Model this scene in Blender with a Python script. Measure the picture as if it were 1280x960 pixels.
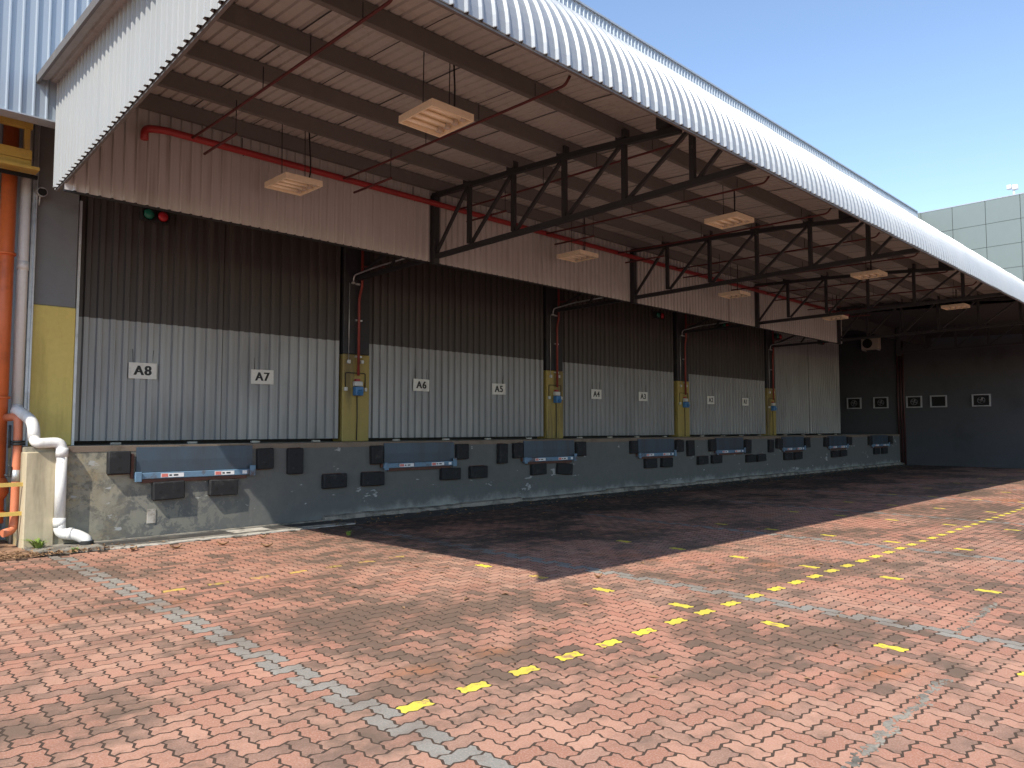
import bpy, math, random
import numpy as np
from mathutils import Vector, Matrix

random.seed(7)
rng = np.random.default_rng(7)
for o in list(bpy.data.objects):
    bpy.data.objects.remove(o, do_unlink=True)
S = bpy.context.scene
COL = S.collection
R = math.radians

# ------------------------------------------------------------------ camera, sky, sun, exposure
CAM_H = 1.55
cam = bpy.data.objects.new('camera', bpy.data.cameras.new('camera'))
COL.objects.link(cam)
cam.data.sensor_width = 36.0
cam.data.lens = 915.0 / 1280.0 * 36.0
cam.data.clip_start = 0.05
cam.data.clip_end = 1000.0
cam.location = (0, 0, CAM_H)
cam.rotation_euler = (R(90 + 3.50), 0, R(45.87 - 90))
S.camera = cam

TO_SUN = Vector((-0.785, -0.318, 1.0)).normalized()
ELEV = math.asin(TO_SUN.z)
AZ = math.atan2(TO_SUN.x, TO_SUN.y)
w = bpy.data.worlds.new('World')
S.world = w
w.use_nodes = True
wn = w.node_tree.nodes
wl = w.node_tree.links
sky = wn.new('ShaderNodeTexSky')
sky.sky_type = 'NISHITA'
sky.sun_disc = False
sky.sun_elevation = ELEV
sky.sun_rotation = AZ
sky.altitude = 30
sky.air_density = 1.0
sky.dust_density = 0.15
sky.ozone_density = 1.0
wl.new(sky.outputs[0], wn['Background'].inputs[0])
wn['Background'].inputs[1].default_value = 0.15

sd = bpy.data.lights.new('sun', 'SUN')
sd.energy = 3.5
sd.angle = R(0.53)
sd.color = (1.0, 0.95, 0.86)
sun = bpy.data.objects.new('sun', sd)
COL.objects.link(sun)
sun.rotation_euler = (-TO_SUN).to_track_quat('-Z', 'Y').to_euler()
sun.location = TO_SUN * 60

S.view_settings.view_transform = 'Standard'
S.view_settings.look = 'None'
S.view_settings.gamma = 1.0
S.view_settings.exposure = 0.86
S.view_settings.use_curve_mapping = False
S.cycles.max_bounces = 10
S.cycles.diffuse_bounces = 6
S.cycles.glossy_bounces = 4

# ------------------------------------------------------------------ helpers
def tag(o, label=None, cat=None, group=None, kind=None):
    if label: o['label'] = label
    if cat: o['category'] = cat
    if group: o['group'] = group
    if kind: o['kind'] = kind
    return o

def empty(name, loc=(0, 0, 0), rz=0.0):
    o = bpy.data.objects.new(name, None)
    COL.objects.link(o)
    o.location = loc
    o.rotation_euler = (0, 0, rz)
    o.empty_display_size = 0.2
    return o

def link(name, me, parent=None, loc=(0, 0, 0)):
    o = bpy.data.objects.new(name, me)
    COL.objects.link(o)
    o.parent = parent
    o.location = loc
    return o

def copy_tree(o, parent=None):
    c = o.copy()
    COL.objects.link(c)
    c.parent = parent
    for ch in list(o.children):
        copy_tree(ch, c)
    return c

class MB:
    """collects shapes of ONE part"""
    def __init__(s):
        s.v = []; s.f = []; s.m = []; s.sm = []
    def add(s, vs, fs, mi=0, smooth=False):
        n = len(s.v)
        s.v += [tuple(p) for p in vs]
        s.f += [tuple(i + n for i in f) for f in fs]
        s.m += [mi] * len(fs)
        s.sm += [smooth] * len(fs)
        return s
    def box(s, x0, x1, y0, y1, z0, z1, mi=0, ch=0.0):
        if ch <= 0:
            vs = [(x, y, z) for z in (z0, z1) for y in (y0, y1) for x in (x0, x1)]
            fs = [(0, 2, 3, 1), (4, 5, 7, 6), (0, 1, 5, 4), (2, 6, 7, 3), (0, 4, 6, 2), (1, 3, 7, 5)]
            return s.add(vs, fs, mi)
        vs = []; c = ch
        # chamfered box: 24 verts
        for sx in (0, 1):
            for sy in (0, 1):
                for sz in (0, 1):
                    X = (x0, x1)[sx]; Y = (y0, y1)[sy]; Z = (z0, z1)[sz]
                    dx = (c, -c)[sx]; dy = (c, -c)[sy]; dz = (c, -c)[sz]
                    vs += [(X, Y + dy, Z + dz), (X + dx, Y, Z + dz), (X + dx, Y + dy, Z)]
        def i(a, b, d, k): return (a * 4 + b * 2 + d) * 3 + k
        fs = []
        for a in (0, 1):
            fs.append((i(a,0,0,0), i(a,1,0,0), i(a,1,1,0), i(a,0,1,0)))
            fs.append((i(0,a,0,1), i(1,a,0,1), i(1,a,1,1), i(0,a,1,1)))
            fs.append((i(0,0,a,2), i(1,0,a,2), i(1,1,a,2), i(0,1,a,2)))
        for a in (0, 1):
            for b in (0, 1):
                fs.append((i(a,b,0,0), i(a,b,1,0), i(a,b,1,1), i(a,b,0,1)))
                fs.append((i(a,0,b,0), i(a,1,b,0), i(a,1,b,2), i(a,0,b,2)))
                fs.append((i(0,a,b,1), i(1,a,b,1), i(1,a,b,2), i(0,a,b,2)))
        for a in (0, 1):
            for b in (0, 1):
                for d in (0, 1):
                    fs.append((i(a,b,d,0), i(a,b,d,1), i(a,b,d,2)))
        return s.add(vs, fs, mi)
    def bar(s, p0, p1, wd, ht, up=(0, 0, 1), mi=0):
        p0 = Vector(p0); p1 = Vector(p1)
        d = (p1 - p0).normalized()
        u = Vector(up)
        r = d.cross(u)
        if r.length < 1e-4: r = d.cross(Vector((1, 0, 0)))
        r.normalize(); u = r.cross(d).normalized()
        vs = []
        for p in (p0, p1):
            for a, b in ((-1, -1), (1, -1), (1, 1), (-1, 1)):
                vs.append(p + r * (a * wd / 2) + u * (b * ht / 2))
        return s.add(vs, [(3, 2, 1, 0), (4, 5, 6, 7), (0, 1, 5, 4), (1, 2, 6, 5), (2, 3, 7, 6), (3, 0, 4, 7)], mi)
    def tube(s, path, r, n=12, mi=0, cap=True):
        P = [Vector(p) for p in path]
        rs = r if isinstance(r, (list, tuple)) else [r] * len(P)
        T = []
        for i in range(len(P)):
            a = P[max(0, i - 1)]; b = P[min(len(P) - 1, i + 1)]
            t = b - a
            T.append(t.normalized() if t.length > 1e-9 else (T[-1] if T else Vector((0, 0, 1))))
        ref = Vector((0, 0, 1)) if abs(T[0].z) < 0.9 else Vector((1, 0, 0))
        nrm = T[0].cross(ref).normalized()
        vs = []
        for i, p in enumerate(P):
            if i:
                q = T[i - 1].rotation_difference(T[i])
                nrm = (q @ nrm).normalized()
            bn = T[i].cross(nrm)
            for k in range(n):
                a = 2 * math.pi * k / n
                vs.append(p + (nrm * math.cos(a) + bn * math.sin(a)) * rs[i])
        fs = []
        for i in range(len(P) - 1):
            for k in range(n):
                a = i * n + k; b = i * n + (k + 1) % n
                fs.append((a, b, b + n, a + n))
        s.add(vs, fs, mi, True)
        if cap:
            base = len(s.v) - len(vs)
            s.f.append(tuple(base + k for k in range(n))[::-1]); s.m.append(mi); s.sm.append(False)
            e = base + (len(P) - 1) * n
            s.f.append(tuple(e + k for k in range(n))); s.m.append(mi); s.sm.append(False)
        return s
    def mesh(s, name, mats):
        me = bpy.data.meshes.new(name)
        me.from_pydata(s.v, [], s.f)
        if not isinstance(mats, (list, tuple)): mats = [mats]
        for m in mats: me.materials.append(m)
        me.polygons.foreach_set('material_index', s.m)
        me.polygons.foreach_set('use_smooth', s.sm)
        me.update()
        return me
    def build(s, name, mats, parent=None, loc=(0, 0, 0)):
        return link(name, s.mesh(name, mats), parent, loc)

def fillet(path, r, n=6):
    P = [Vector(p) for p in path]
    out = [P[0]]
    for i in range(1, len(P) - 1):
        a, b, c = P[i - 1], P[i], P[i + 1]
        d0 = (a - b); d1 = (c - b)
        rr = min(r, d0.length * 0.49, d1.length * 0.49)
        p = b + d0.normalized() * rr; q = b + d1.normalized() * rr
        for k in range(n + 1):
            t = k / n
            out.append(p * (1 - t) ** 2 + b * (2 * t * (1 - t)) + q * t * t)
    out.append(P[-1])
    return out

# ------------------------------------------------------------------ materials
class NT:
    def __init__(s, name):
        s.mat = bpy.data.materials.new(name)
        s.mat.use_nodes = True
        s.t = s.mat.node_tree
        s.bsdf = s.t.nodes['Principled BSDF']
    def n(s, typ, **kw):
        nd = s.t.nodes.new(typ)
        for k, v in kw.items(): setattr(nd, k, v)
        return nd
    def l(s, a, b): s.t.links.new(a, b)
    def inp(s, sock, v):
        if hasattr(v, 'is_linked') or hasattr(v, 'links'): s.l(v, sock)
        else: sock.default_value = v
    def noise(s, vec, scale, detail=4.0, rough=0.55, dist=0.0):
        nd = s.n('ShaderNodeTexNoise')
        s.l(vec, nd.inputs['Vector'])
        nd.inputs['Scale'].default_value = scale
        nd.inputs['Detail'].default_value = detail
        nd.inputs['Roughness'].default_value = rough
        nd.inputs['Distortion'].default_value = dist
        return nd.outputs['Fac']
    def ramp(s, fac, a, b, va=0.0, vb=1.0):
        m = s.n('ShaderNodeMapRange', interpolation_type='SMOOTHSTEP')
        s.l(fac, m.inputs['Value'])
        m.inputs['From Min'].default_value = a
        m.inputs['From Max'].default_value = b
        m.inputs['To Min'].default_value = va
        m.inputs['To Max'].default_value = vb
        return m.outputs['Result']
    def math(s, op, a, b=0.0):
        m = s.n('ShaderNodeMath', operation=op)
        s.inp(m.inputs[0], a); s.inp(m.inputs[1], b)
        return m.outputs[0]
    def mix(s, fac, a, b, mode='MIX'):
        m = s.n('ShaderNodeMix', data_type='RGBA', blend_type=mode)
        s.inp(m.inputs['Factor'], fac)
        for sock, v in ((m.inputs['A'], a), (m.inputs['B'], b)):
            if isinstance(v, tuple): sock.default_value = (v[0], v[1], v[2], 1)
            else: s.l(v, sock)
        return m.outputs['Result']
    def map(s, vec, scale):
        m = s.n('ShaderNodeMapping')
        s.l(vec, m.inputs['Vector'])
        m.inputs['Scale'].default_value = scale
        return m.outputs['Vector']
    def pos(s):
        return s.n('ShaderNodeNewGeometry').outputs['Position']
    def obj(s):
        tc = s.n('ShaderNodeTexCoord').outputs['Object']
        oi = s.n('ShaderNodeObjectInfo').outputs['Random']
        v = s.n('ShaderNodeVectorMath', operation='ADD')
        s.l(tc, v.inputs[0])
        s.l(s.math('MULTIPLY', oi, 37.0), v.inputs[1])
        return v.outputs[0]
    def bump(s, h, strength=0.3, dist=0.01):
        b = s.n('ShaderNodeBump')
        b.inputs['Strength'].default_value = strength
        b.inputs['Distance'].default_value = dist
        s.l(h, b.inputs['Height'])
        s.l(b.outputs['Normal'], s.bsdf.inputs['Normal'])
    def fin(s, col, rough=0.6, metal=0.0, spec=0.5):
        s.inp(s.bsdf.inputs['Base Color'], (*col, 1) if isinstance(col, tuple) else col)
        s.inp(s.bsdf.inputs['Roughness'], rough)
        s.inp(s.bsdf.inputs['Metallic'], metal)
        s.bsdf.inputs['Specular IOR Level'].default_value = spec
        return s.mat

def worn(name, c, dirt=None, amt=0.5, rough=0.55, metal=0.0, var=0.12, scale=3.0, streak=False, bump=0.15, world=True, spec=0.4, lo=0.5, hi=0.72):
    """painted / metal / plastic surface with faint variation, grime patches and fine relief"""
    t = NT(name)
    p = t.pos() if world else t.obj()
    if dirt is None: dirt = tuple(x * 0.45 for x in c)
    n1 = t.noise(p, scale * 6, 5)
    lo_c = tuple(x * (1 - var) for x in c); hi_c = tuple(min(1, x * (1 + var)) for x in c)
    col = t.mix(n1, lo_c, hi_c)
    vec = t.map(p, (scale, scale, scale * 0.12)) if streak else t.map(p, (scale, scale, scale))
    n2 = t.noise(vec, 1.0, 7, 0.65)
    fac = t.math('MULTIPLY', t.ramp(n2, lo, hi), amt)
    col = t.mix(fac, col, dirt)
    n3 = t.noise(p, 140, 2)
    r = t.math('ADD', t.math('MULTIPLY', n2, 0.25), rough - 0.12)
    if bump: t.bump(n3, bump, 0.002)
    return t.fin(col, r, metal, spec)

def sheet_mat(name, c, metal, rough, dirt, amt=0.5, stripe=0.16):
    """profiled steel sheet: vertical streaks, patches"""
    t = NT(name)
    p = t.pos()
    a = t.noise(t.map(p, (9, 9, 0.35)), 1.0, 5)
    b = t.noise(t.map(p, (0.9, 0.9, 0.5)), 1.0, 5)
    st = t.noise(t.map(p, (26, 26, 0.10)), 1.0, 3, 0.7)
    col = t.mix(t.math('ADD', t.math('MULTIPLY', a, 0.5), t.math('MULTIPLY', st, 0.5)), tuple(x * (1 - stripe) for x in c), tuple(min(1, x * (1 + stripe)) for x in c))
    fac = t.math('MULTIPLY', t.math('MULTIPLY', t.ramp(a, 0.42, 0.75), t.ramp(b, 0.4, 0.65)), amt)
    col = t.mix(fac, col, dirt)
    r = t.math('ADD', t.math('MULTIPLY', b, 0.3), rough - 0.15)
    t.bump(t.noise(t.map(p, (3, 3, 1.2)), 1.0, 2), 0.12, 0.02)
    return t.fin(col, r, metal, 0.45)

M = {}
M['zinc'] = sheet_mat('bare_zinc_sheet', (0.30, 0.32, 0.34), 0.25, 0.40, (0.30, 0.29, 0.27), 0.5)
M['white_sheet'] = sheet_mat('white_sheet', (0.37, 0.38, 0.375), 0.0, 0.45, (0.42, 0.40, 0.36), 0.4)
M['blue_sheet'] = sheet_mat('pale_blue_sheet', (0.34, 0.39, 0.44), 0.2, 0.45, (0.33, 0.34, 0.35), 0.4)
M['underside'] = sheet_mat('ceiling_sheet_paint', (0.42, 0.41, 0.395), 0.0, 0.55, (0.22, 0.19, 0.16), 0.5, 0.25)
M['seam'] = NT('dark_lap_strip').fin((0.035, 0.030, 0.028), 0.8)
M['apron'] = sheet_mat('cream_sheet', (0.50, 0.485, 0.465), 0.0, 0.5, (0.22, 0.185, 0.16), 0.65, 0.32)
M['door_silver'] = sheet_mat('door_silver_sheet', (0.265, 0.265, 0.262), 0.3, 0.42, (0.14, 0.135, 0.13), 0.7, 0.55)
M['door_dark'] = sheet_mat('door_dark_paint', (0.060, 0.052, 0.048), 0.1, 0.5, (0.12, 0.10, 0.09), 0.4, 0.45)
M['purlin'] = worn('purlin_grey', (0.150, 0.140, 0.135), (0.30, 0.27, 0.24), 0.35, 0.6, 0.2, scale=2.2, lo=0.58, hi=0.75)
M['truss'] = worn('truss_black', (0.030, 0.031, 0.034), (0.22, 0.21, 0.20), 0.5, 0.55, 0.1, scale=7, lo=0.62, hi=0.76)
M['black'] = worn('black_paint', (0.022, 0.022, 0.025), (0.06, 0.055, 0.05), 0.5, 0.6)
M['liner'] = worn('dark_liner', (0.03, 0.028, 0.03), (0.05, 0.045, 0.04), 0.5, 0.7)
M['red_pipe'] = worn('red_pipe_paint', (0.30, 0.028, 0.028), (0.13, 0.025, 0.025), 0.6, 0.4, scale=3)
M['stand_red'] = worn('standpipe_red', (0.21, 0.035, 0.028), (0.09, 0.025, 0.02), 0.6, 0.5, scale=3)
M['wall_pipe'] = worn('wall_pipe_brown', (0.055, 0.020, 0.020), (0.03, 0.02, 0.02), 0.6, 0.5)
M['dark_red_pipe'] = worn('dark_red_pipe_paint', (0.105, 0.022, 0.022), (0.055, 0.02, 0.02), 0.6, 0.5)
M['orange_pipe'] = worn('orange_pipe_paint', (0.58, 0.13, 0.035), (0.36, 0.085, 0.03), 0.7, 0.42, scale=3)
M['orange_light'] = worn('faded_orange_paint', (0.62, 0.20, 0.10), (0.45, 0.13, 0.06), 0.6, 0.5, scale=3)
M['pvc'] = worn('pvc_white', (0.72, 0.70, 0.66), (0.42, 0.38, 0.30), 0.55, 0.4, scale=4, streak=True)
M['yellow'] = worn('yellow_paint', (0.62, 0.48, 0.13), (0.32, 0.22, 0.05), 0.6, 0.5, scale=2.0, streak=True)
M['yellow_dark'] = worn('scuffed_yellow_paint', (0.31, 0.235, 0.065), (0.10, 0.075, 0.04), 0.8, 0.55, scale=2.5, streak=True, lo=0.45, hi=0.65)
M['yellow_steel'] = worn('yellow_steel_paint', (0.62, 0.42, 0.10), (0.35, 0.24, 0.10), 0.5, 0.5, scale=4)
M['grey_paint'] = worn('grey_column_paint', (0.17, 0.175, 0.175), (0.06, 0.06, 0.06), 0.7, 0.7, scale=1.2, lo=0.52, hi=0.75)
M['steel'] = worn('galvanised_steel', (0.50, 0.51, 0.52), (0.28, 0.27, 0.25), 0.5, 0.4, 0.6, scale=5)
M['rubber'] = worn('black_rubber', (0.013, 0.013, 0.014), (0.10, 0.095, 0.09), 0.45, 0.75, scale=7, bump=0.4, lo=0.52, hi=0.75)
M['dark_fill'] = NT('flat_black').fin((0.006, 0.006, 0.006), 0.8)
M['leveler'] = worn('leveler_blue_grey', (0.058, 0.082, 0.108), (0.06, 0.06, 0.065), 0.8, 0.45, 0.3, scale=2.5, streak=True, lo=0.4, hi=0.7)
M['leveler_bar'] = worn('leveler_light_blue', (0.12, 0.205, 0.29), (0.10, 0.06, 0.045), 0.8, 0.5, 0.1, scale=5, lo=0.5, hi=0.66)
M['rust'] = worn('rusty_steel', (0.10, 0.045, 0.032), (0.05, 0.03, 0.025), 0.8, 0.8, scale=6)
M['edge_steel'] = worn('dock_edge_steel', (0.20, 0.15, 0.11), (0.10, 0.07, 0.05), 0.8, 0.65, 0.3, scale=4)
M['label_white'] = worn('white_label', (0.72, 0.71, 0.70), (0.5, 0.48, 0.45), 0.5, 0.5, scale=20)
M['label_red'] = worn('red_print', (0.60, 0.16, 0.13), (0.65, 0.4, 0.38), 0.5, 0.5, scale=20)
M['sign'] = worn('sign_plate', (0.62, 0.60, 0.54), (0.40, 0.37, 0.31), 0.6, 0.5, scale=5)
M['letter'] = NT('black_lettering').fin((0.012, 0.012, 0.012), 0.55)
M['lamp_body'] = worn('cream_lamp_body', (0.85, 0.73, 0.52), (0.66, 0.52, 0.35), 0.5, 0.45, scale=6)
M['lamp_tube'] = worn('lamp_tube', (0.88, 0.78, 0.60), (0.70, 0.55, 0.42), 0.3, 0.3, scale=6, bump=0)
M['cable'] = NT('black_cable').fin((0.018, 0.018, 0.018), 0.6)
M['lens_red'] = worn('red_lens', (0.42, 0.02, 0.03), None, 0.3, 0.25, bump=0)
M['lens_green'] = worn('green_lens', (0.02, 0.16, 0.11), None, 0.3, 0.25, bump=0)
M['blue_plastic'] = worn('blue_plastic', (0.05, 0.16, 0.34), None, 0.4, 0.4, world=False)
M['grey_plastic'] = worn('pale_grey_plastic', (0.50, 0.50, 0.47), None, 0.4, 0.5, world=False)
M['wing_wall'] = worn('dark_grey_render', (0.058, 0.060, 0.066), (0.042, 0.043, 0.046), 0.8, 0.75, scale=0.6, var=0.1, bump=0.3)
M['panel'] = worn('pale_green_panel', (0.195, 0.228, 0.216), (0.165, 0.192, 0.184), 0.8, 0.35, 0.0, var=0.05, scale=0.5, streak=True, bump=0)
M['panel_dark'] = NT('panel_joint').fin((0.05, 0.055, 0.055), 0.7)
M['frame_grey'] = worn('window_frame_grey', (0.34, 0.34, 0.35), None, 0.4, 0.5)
M['fan_grey'] = worn('fan_metal', (0.15, 0.15, 0.16), None, 0.4, 0.4, 0.5)
M['ac_body'] = worn('aircon_cream', (0.50, 0.43, 0.35), (0.30, 0.24, 0.18), 0.6, 0.5)
M['antenna'] = worn('antenna_white', (0.62, 0.63, 0.63), None, 0.3, 0.5)
M['cement'] = worn('pale_cement', (0.46, 0.42, 0.36), (0.14, 0.125, 0.10), 0.85, 0.9, scale=4, bump=0.6, lo=0.42, hi=0.66)
M['cement_grey'] = worn('grey_cement', (0.27, 0.24, 0.195), (0.08, 0.072, 0.06), 0.9, 0.9, scale=4, bump=0.7, lo=0.4, hi=0.65)
M['soil'] = worn('reddish_soil', (0.30, 0.17, 0.10), (0.10, 0.065, 0.042), 0.85, 0.95, scale=3, bump=0.8, lo=0.4, hi=0.65)
M['leaf_dry'] = worn('dry_leaf', (0.26, 0.15, 0.075), (0.10, 0.06, 0.03), 0.8, 0.8, scale=9, bump=0)
M['leaf_green'] = worn('weed_green', (0.19, 0.27, 0.05), (0.20, 0.19, 0.06), 0.6, 0.6, scale=9, bump=0)
M['drain'] = worn('drain_cover_steel', (0.050, 0.046, 0.042), (0.20, 0.17, 0.13), 0.7, 0.75, 0.1, scale=3)
M['roof_slab'] = worn('flat_roof', (0.30, 0.30, 0.29), None, 0.5, 0.85)

def paver_mat(name, kind, per_object):
    t = NT(name)
    p = t.pos()
    if per_object:
        rnd = t.n('ShaderNodeObjectInfo').outputs['Random']
    else:
        a = t.n('ShaderNodeAttribute', attribute_name='tint')
        rnd = a.outputs['Fac']
    sep = t.n('ShaderNodeSeparateXYZ'); t.l(p, sep.inputs[0])
    fine = t.noise(p, 95, 4, 0.7)
    mid = t.noise(p, 9, 5, 0.6)
    if kind == 'red':
        base = t.mix(rnd, (0.31, 0.142, 0.090), (0.50, 0.280, 0.188))
        base = t.mix(t.ramp(t.noise(p, 0.45, 4), 0.42, 0.62), base, t.mix(rnd, (0.39, 0.165, 0.104), (0.47, 0.220, 0.142)))
        base = t.mix(t.math('MULTIPLY', t.ramp(rnd, 0.70, 0.90), 0.6), base, (0.17, 0.095, 0.068))
        dirt_amt = 0.88
    elif kind == 'grey':
        base = t.mix(rnd, (0.205, 0.196, 0.168), (0.270, 0.258, 0.222))
        dirt_amt = 0.4
    elif kind == 'yellow':
        base = t.mix(rnd, (0.72, 0.56, 0.035), (0.80, 0.63, 0.05))
        base = t.mix(t.math('MULTIPLY', t.ramp(mid, 0.58, 0.66), 0.8), base, (0.45, 0.22, 0.13))
        dirt_amt = 0.25
    else:  # faded yellow
        base = t.mix(t.ramp(mid, 0.42, 0.60), (0.62, 0.42, 0.06), (0.44, 0.19, 0.12))
        dirt_amt = 0.5
    base = t.mix(t.math('MULTIPLY', t.ramp(fine, 0.40, 0.75), 0.55), base, t.mix(0.6, base, (0.70, 0.50, 0.42)))
    base = t.mix(t.math('MULTIPLY', t.ramp(mid, 0.5, 0.8), 0.45), base, (0.17, 0.10, 0.07))
    # broad grime: brown-grey traffic dirt with ragged edges, stronger on some stones
    g1 = t.noise(t.map(p, (0.42, 0.62, 1)), 1.0, 8, 0.62, 0.4)
    g2 = t.noise(p, 3.1, 5, 0.7)
    g = t.math('ADD', t.math('ADD', t.math('MULTIPLY', g1, 0.72), t.math('MULTIPLY', g2, 0.28)), t.math('MULTIPLY', t.math('SUBTRACT', rnd, 0.5), 0.10))
    base = t.mix(t.math('MULTIPLY', t.ramp(g, 0.450, 0.590), dirt_amt), base, (0.130, 0.090, 0.064))
    # faint tyre tracks running along the bays
    tr = t.noise(t.map(p, (0.16, 2.6, 1)), 1.0, 4, 0.6, 0.3)
    base = t.mix(t.math('MULTIPLY', t.math('MULTIPLY', t.ramp(tr, 0.52, 0.68), t.ramp(g2, 0.38, 0.6)), 0.55 * dirt_amt), base, (0.13, 0.092, 0.070))
    # rusty orange spill patches
    r1 = t.noise(t.map(p, (0.5, 0.9, 1)), 0.9, 6, 0.6)
    base = t.mix(t.math('MULTIPLY', t.ramp(r1, 0.60, 0.70), 0.5 * dirt_amt), base, (0.42, 0.15, 0.055))
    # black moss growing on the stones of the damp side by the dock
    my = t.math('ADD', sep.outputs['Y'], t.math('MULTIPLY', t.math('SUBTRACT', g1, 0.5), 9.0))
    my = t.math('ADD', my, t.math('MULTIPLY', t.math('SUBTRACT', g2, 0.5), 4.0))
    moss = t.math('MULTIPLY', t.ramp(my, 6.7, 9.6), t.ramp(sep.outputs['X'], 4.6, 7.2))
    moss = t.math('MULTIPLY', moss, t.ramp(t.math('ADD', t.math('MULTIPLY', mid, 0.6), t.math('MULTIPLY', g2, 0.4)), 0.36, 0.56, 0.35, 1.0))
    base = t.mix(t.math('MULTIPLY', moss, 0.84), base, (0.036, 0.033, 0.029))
    t.bump(t.math('ADD', fine, t.math('MULTIPLY', mid, 0.8)), 0.45, 0.004)
    return t.fin(base, 0.85, 0.0, 0.25)

for k in ('red', 'grey', 'yellow', 'faded'):
    M['pv_' + k] = paver_mat('paver_' + k, k, False)
    M['po_' + k] = paver_mat('paver_single_' + k, k, True)

t = NT('joint_sand'); p = t.pos()
M['joint'] = t.fin(t.mix(t.noise(p, 30, 4), (0.045, 0.031, 0.023), (0.10, 0.070, 0.052)), 0.95, 0, 0.1)
t = NT('far_yard_paving'); p = t.pos()
M['far_yard'] = t.fin(t.mix(t.ramp(t.noise(p, 0.5, 7), 0.45, 0.65), (0.34, 0.20, 0.155), (0.19, 0.13, 0.10)), 0.9, 0, 0.2)

# dock face: dark grey paint that wears through to cream concrete towards the drainpipe end
t = NT('dock_face_paint'); p = t.pos()
sx = t.n('ShaderNodeSeparateXYZ'); t.l(p, sx.inputs[0])
n1 = t.noise(t.map(p, (1.1, 1, 1.4)), 1.0, 8, 0.68, 0.3)
n2 = t.noise(p, 5.5, 6, 0.7)
n3 = t.noise(t.map(p, (5, 5, 0.7)), 1.0, 5)
paint = t.mix(n2, (0.092, 0.094, 0.090), (0.140, 0.140, 0.130))
conc = t.mix(n3, (0.22, 0.19, 0.125), (0.40, 0.36, 0.27))
conc = t.mix(t.ramp(n1, 0.48, 0.60), conc, (0.40, 0.285, 0.12))
conc = t.mix(t.math('MULTIPLY', t.ramp(n2, 0.46, 0.60), 0.75), conc, (0.10, 0.10, 0.088))
wx = t.math('ADD', sx.outputs['X'], t.math('MULTIPLY', t.math('SUBTRACT', n1, 0.5), 3.2))
col = t.mix(t.ramp(wx, 2.6, 3.7), conc, paint)
# ragged worn-through patches: many near the left end, small chips elsewhere
chip = t.noise(t.map(p, (3.2, 1, 3.0)), 1.2, 9, 0.74, 0.5)
near = t.ramp(sx.outputs['X'], 5.9, 3.2)
col = t.mix(t.math('MULTIPLY', t.math('MULTIPLY', t.ramp(chip, 0.49, 0.56), near), 0.55), col, (0.30, 0.28, 0.215))
chip2 = t.noise(t.map(p, (2.2, 1, 5.0)), 1.3, 6, 0.6)
col = t.mix(t.math('MULTIPLY', t.ramp(chip2, 0.645, 0.672), 0.9), col, (0.36, 0.36, 0.34))
# lime bloom along the foot
foot = t.math('ADD', sx.outputs['Z'], t.math('MULTIPLY', t.math('SUBTRACT', t.noise(p, 1.8, 7, 0.7), 0.5), -0.62))
col = t.mix(t.math('MULTIPLY', t.math('MULTIPLY', t.ramp(foot, 0.24, 0.02), t.ramp(sx.outputs['X'], 5.5, 8.0)), 0.8), col, (0.30, 0.31, 0.28))
t.bump(t.math('ADD', n2, t.math('MULTIPLY', chip, 0.6)), 0.35, 0.01)
M['dock'] = t.fin(col, 0.8, 0, 0.3)

# ------------------------------------------------------------------ ground and block paving
g = MB().add([(-150, -150, -0.030), (200, -150, -0.030), (200, 150, -0.030), (-150, 150, -0.030)], [(0, 1, 2, 3)]).build('ground', M['far_yard'])
tag(g, 'wide red paved yard around the loading bay', None, None, 'structure')

W = 0.1083
OX, OY = 0.0494, 0.092
PX0, PX1, PY0, PY1 = -1.2, 34.42, -1.2, 10.42
yard = MB().add([(PX0, PY0, -0.0016), (PX1, PY0, -0.0016), (PX1, PY1, -0.0016), (PX0, PY1, -0.0016)], [(0, 1, 2, 3)]).build('paved_yard', M['joint'])
tag(yard, 'interlocking red block paving of the loading yard', None, None, 'structure')

def outline(inset):
    """zig-zag interlocking block, 2 x 1 units, centred"""
    a = 0.115
    pts = []
    def edge(p0, p1):
        dx, dy = p1[0] - p0[0], p1[1] - p0[1]
        pts.append(p0)
        # profile fixed to the lattice direction so that neighbours mate
        sgn = 1 if (dx > 0 or dy > 0) else -1
        for tt in (0.28, 0.72):
            tl = tt if sgn > 0 else 1 - tt
            d = a if tl < 0.5 else -a
            x = p0[0] + dx * tt; y = p0[1] + dy * tt
            if abs(dx) > 0: y += d
            else: x -= d
            pts.append((x, y))
    edge((0, 0), (1, 0)); edge((1, 0), (2, 0)); edge((2, 0), (2, 1))
    edge((2, 1), (1, 1)); edge((1, 1), (0, 1)); edge((0, 1), (0, 0))
    out = []
    for x, y in pts:
        x -= 1.0; y -= 0.5
        # corners are softened, ends pulled in
        out.append((x * (1 - inset / 1.0), y * (1 - inset / 0.5)))
    return np.array(out)

def paver_template(full):
    if full:
        top = outline(0.072); low = outline(0.056); n = len(top)
        v = np.zeros((2 * n, 3)); v[:n, :2] = top; v[n:, :2] = low; v[n:, 2] = -0.012 / W
        faces = [list(range(n))] + [[k, n + k, n + (k + 1) % n, (k + 1) % n] for k in range(n)]
    else:
        top = outline(0.066); n = len(top)
        v = np.zeros((n, 3)); v[:, :2] = top
        faces = [list(range(n))]
    v *= W
    return v, faces

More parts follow.
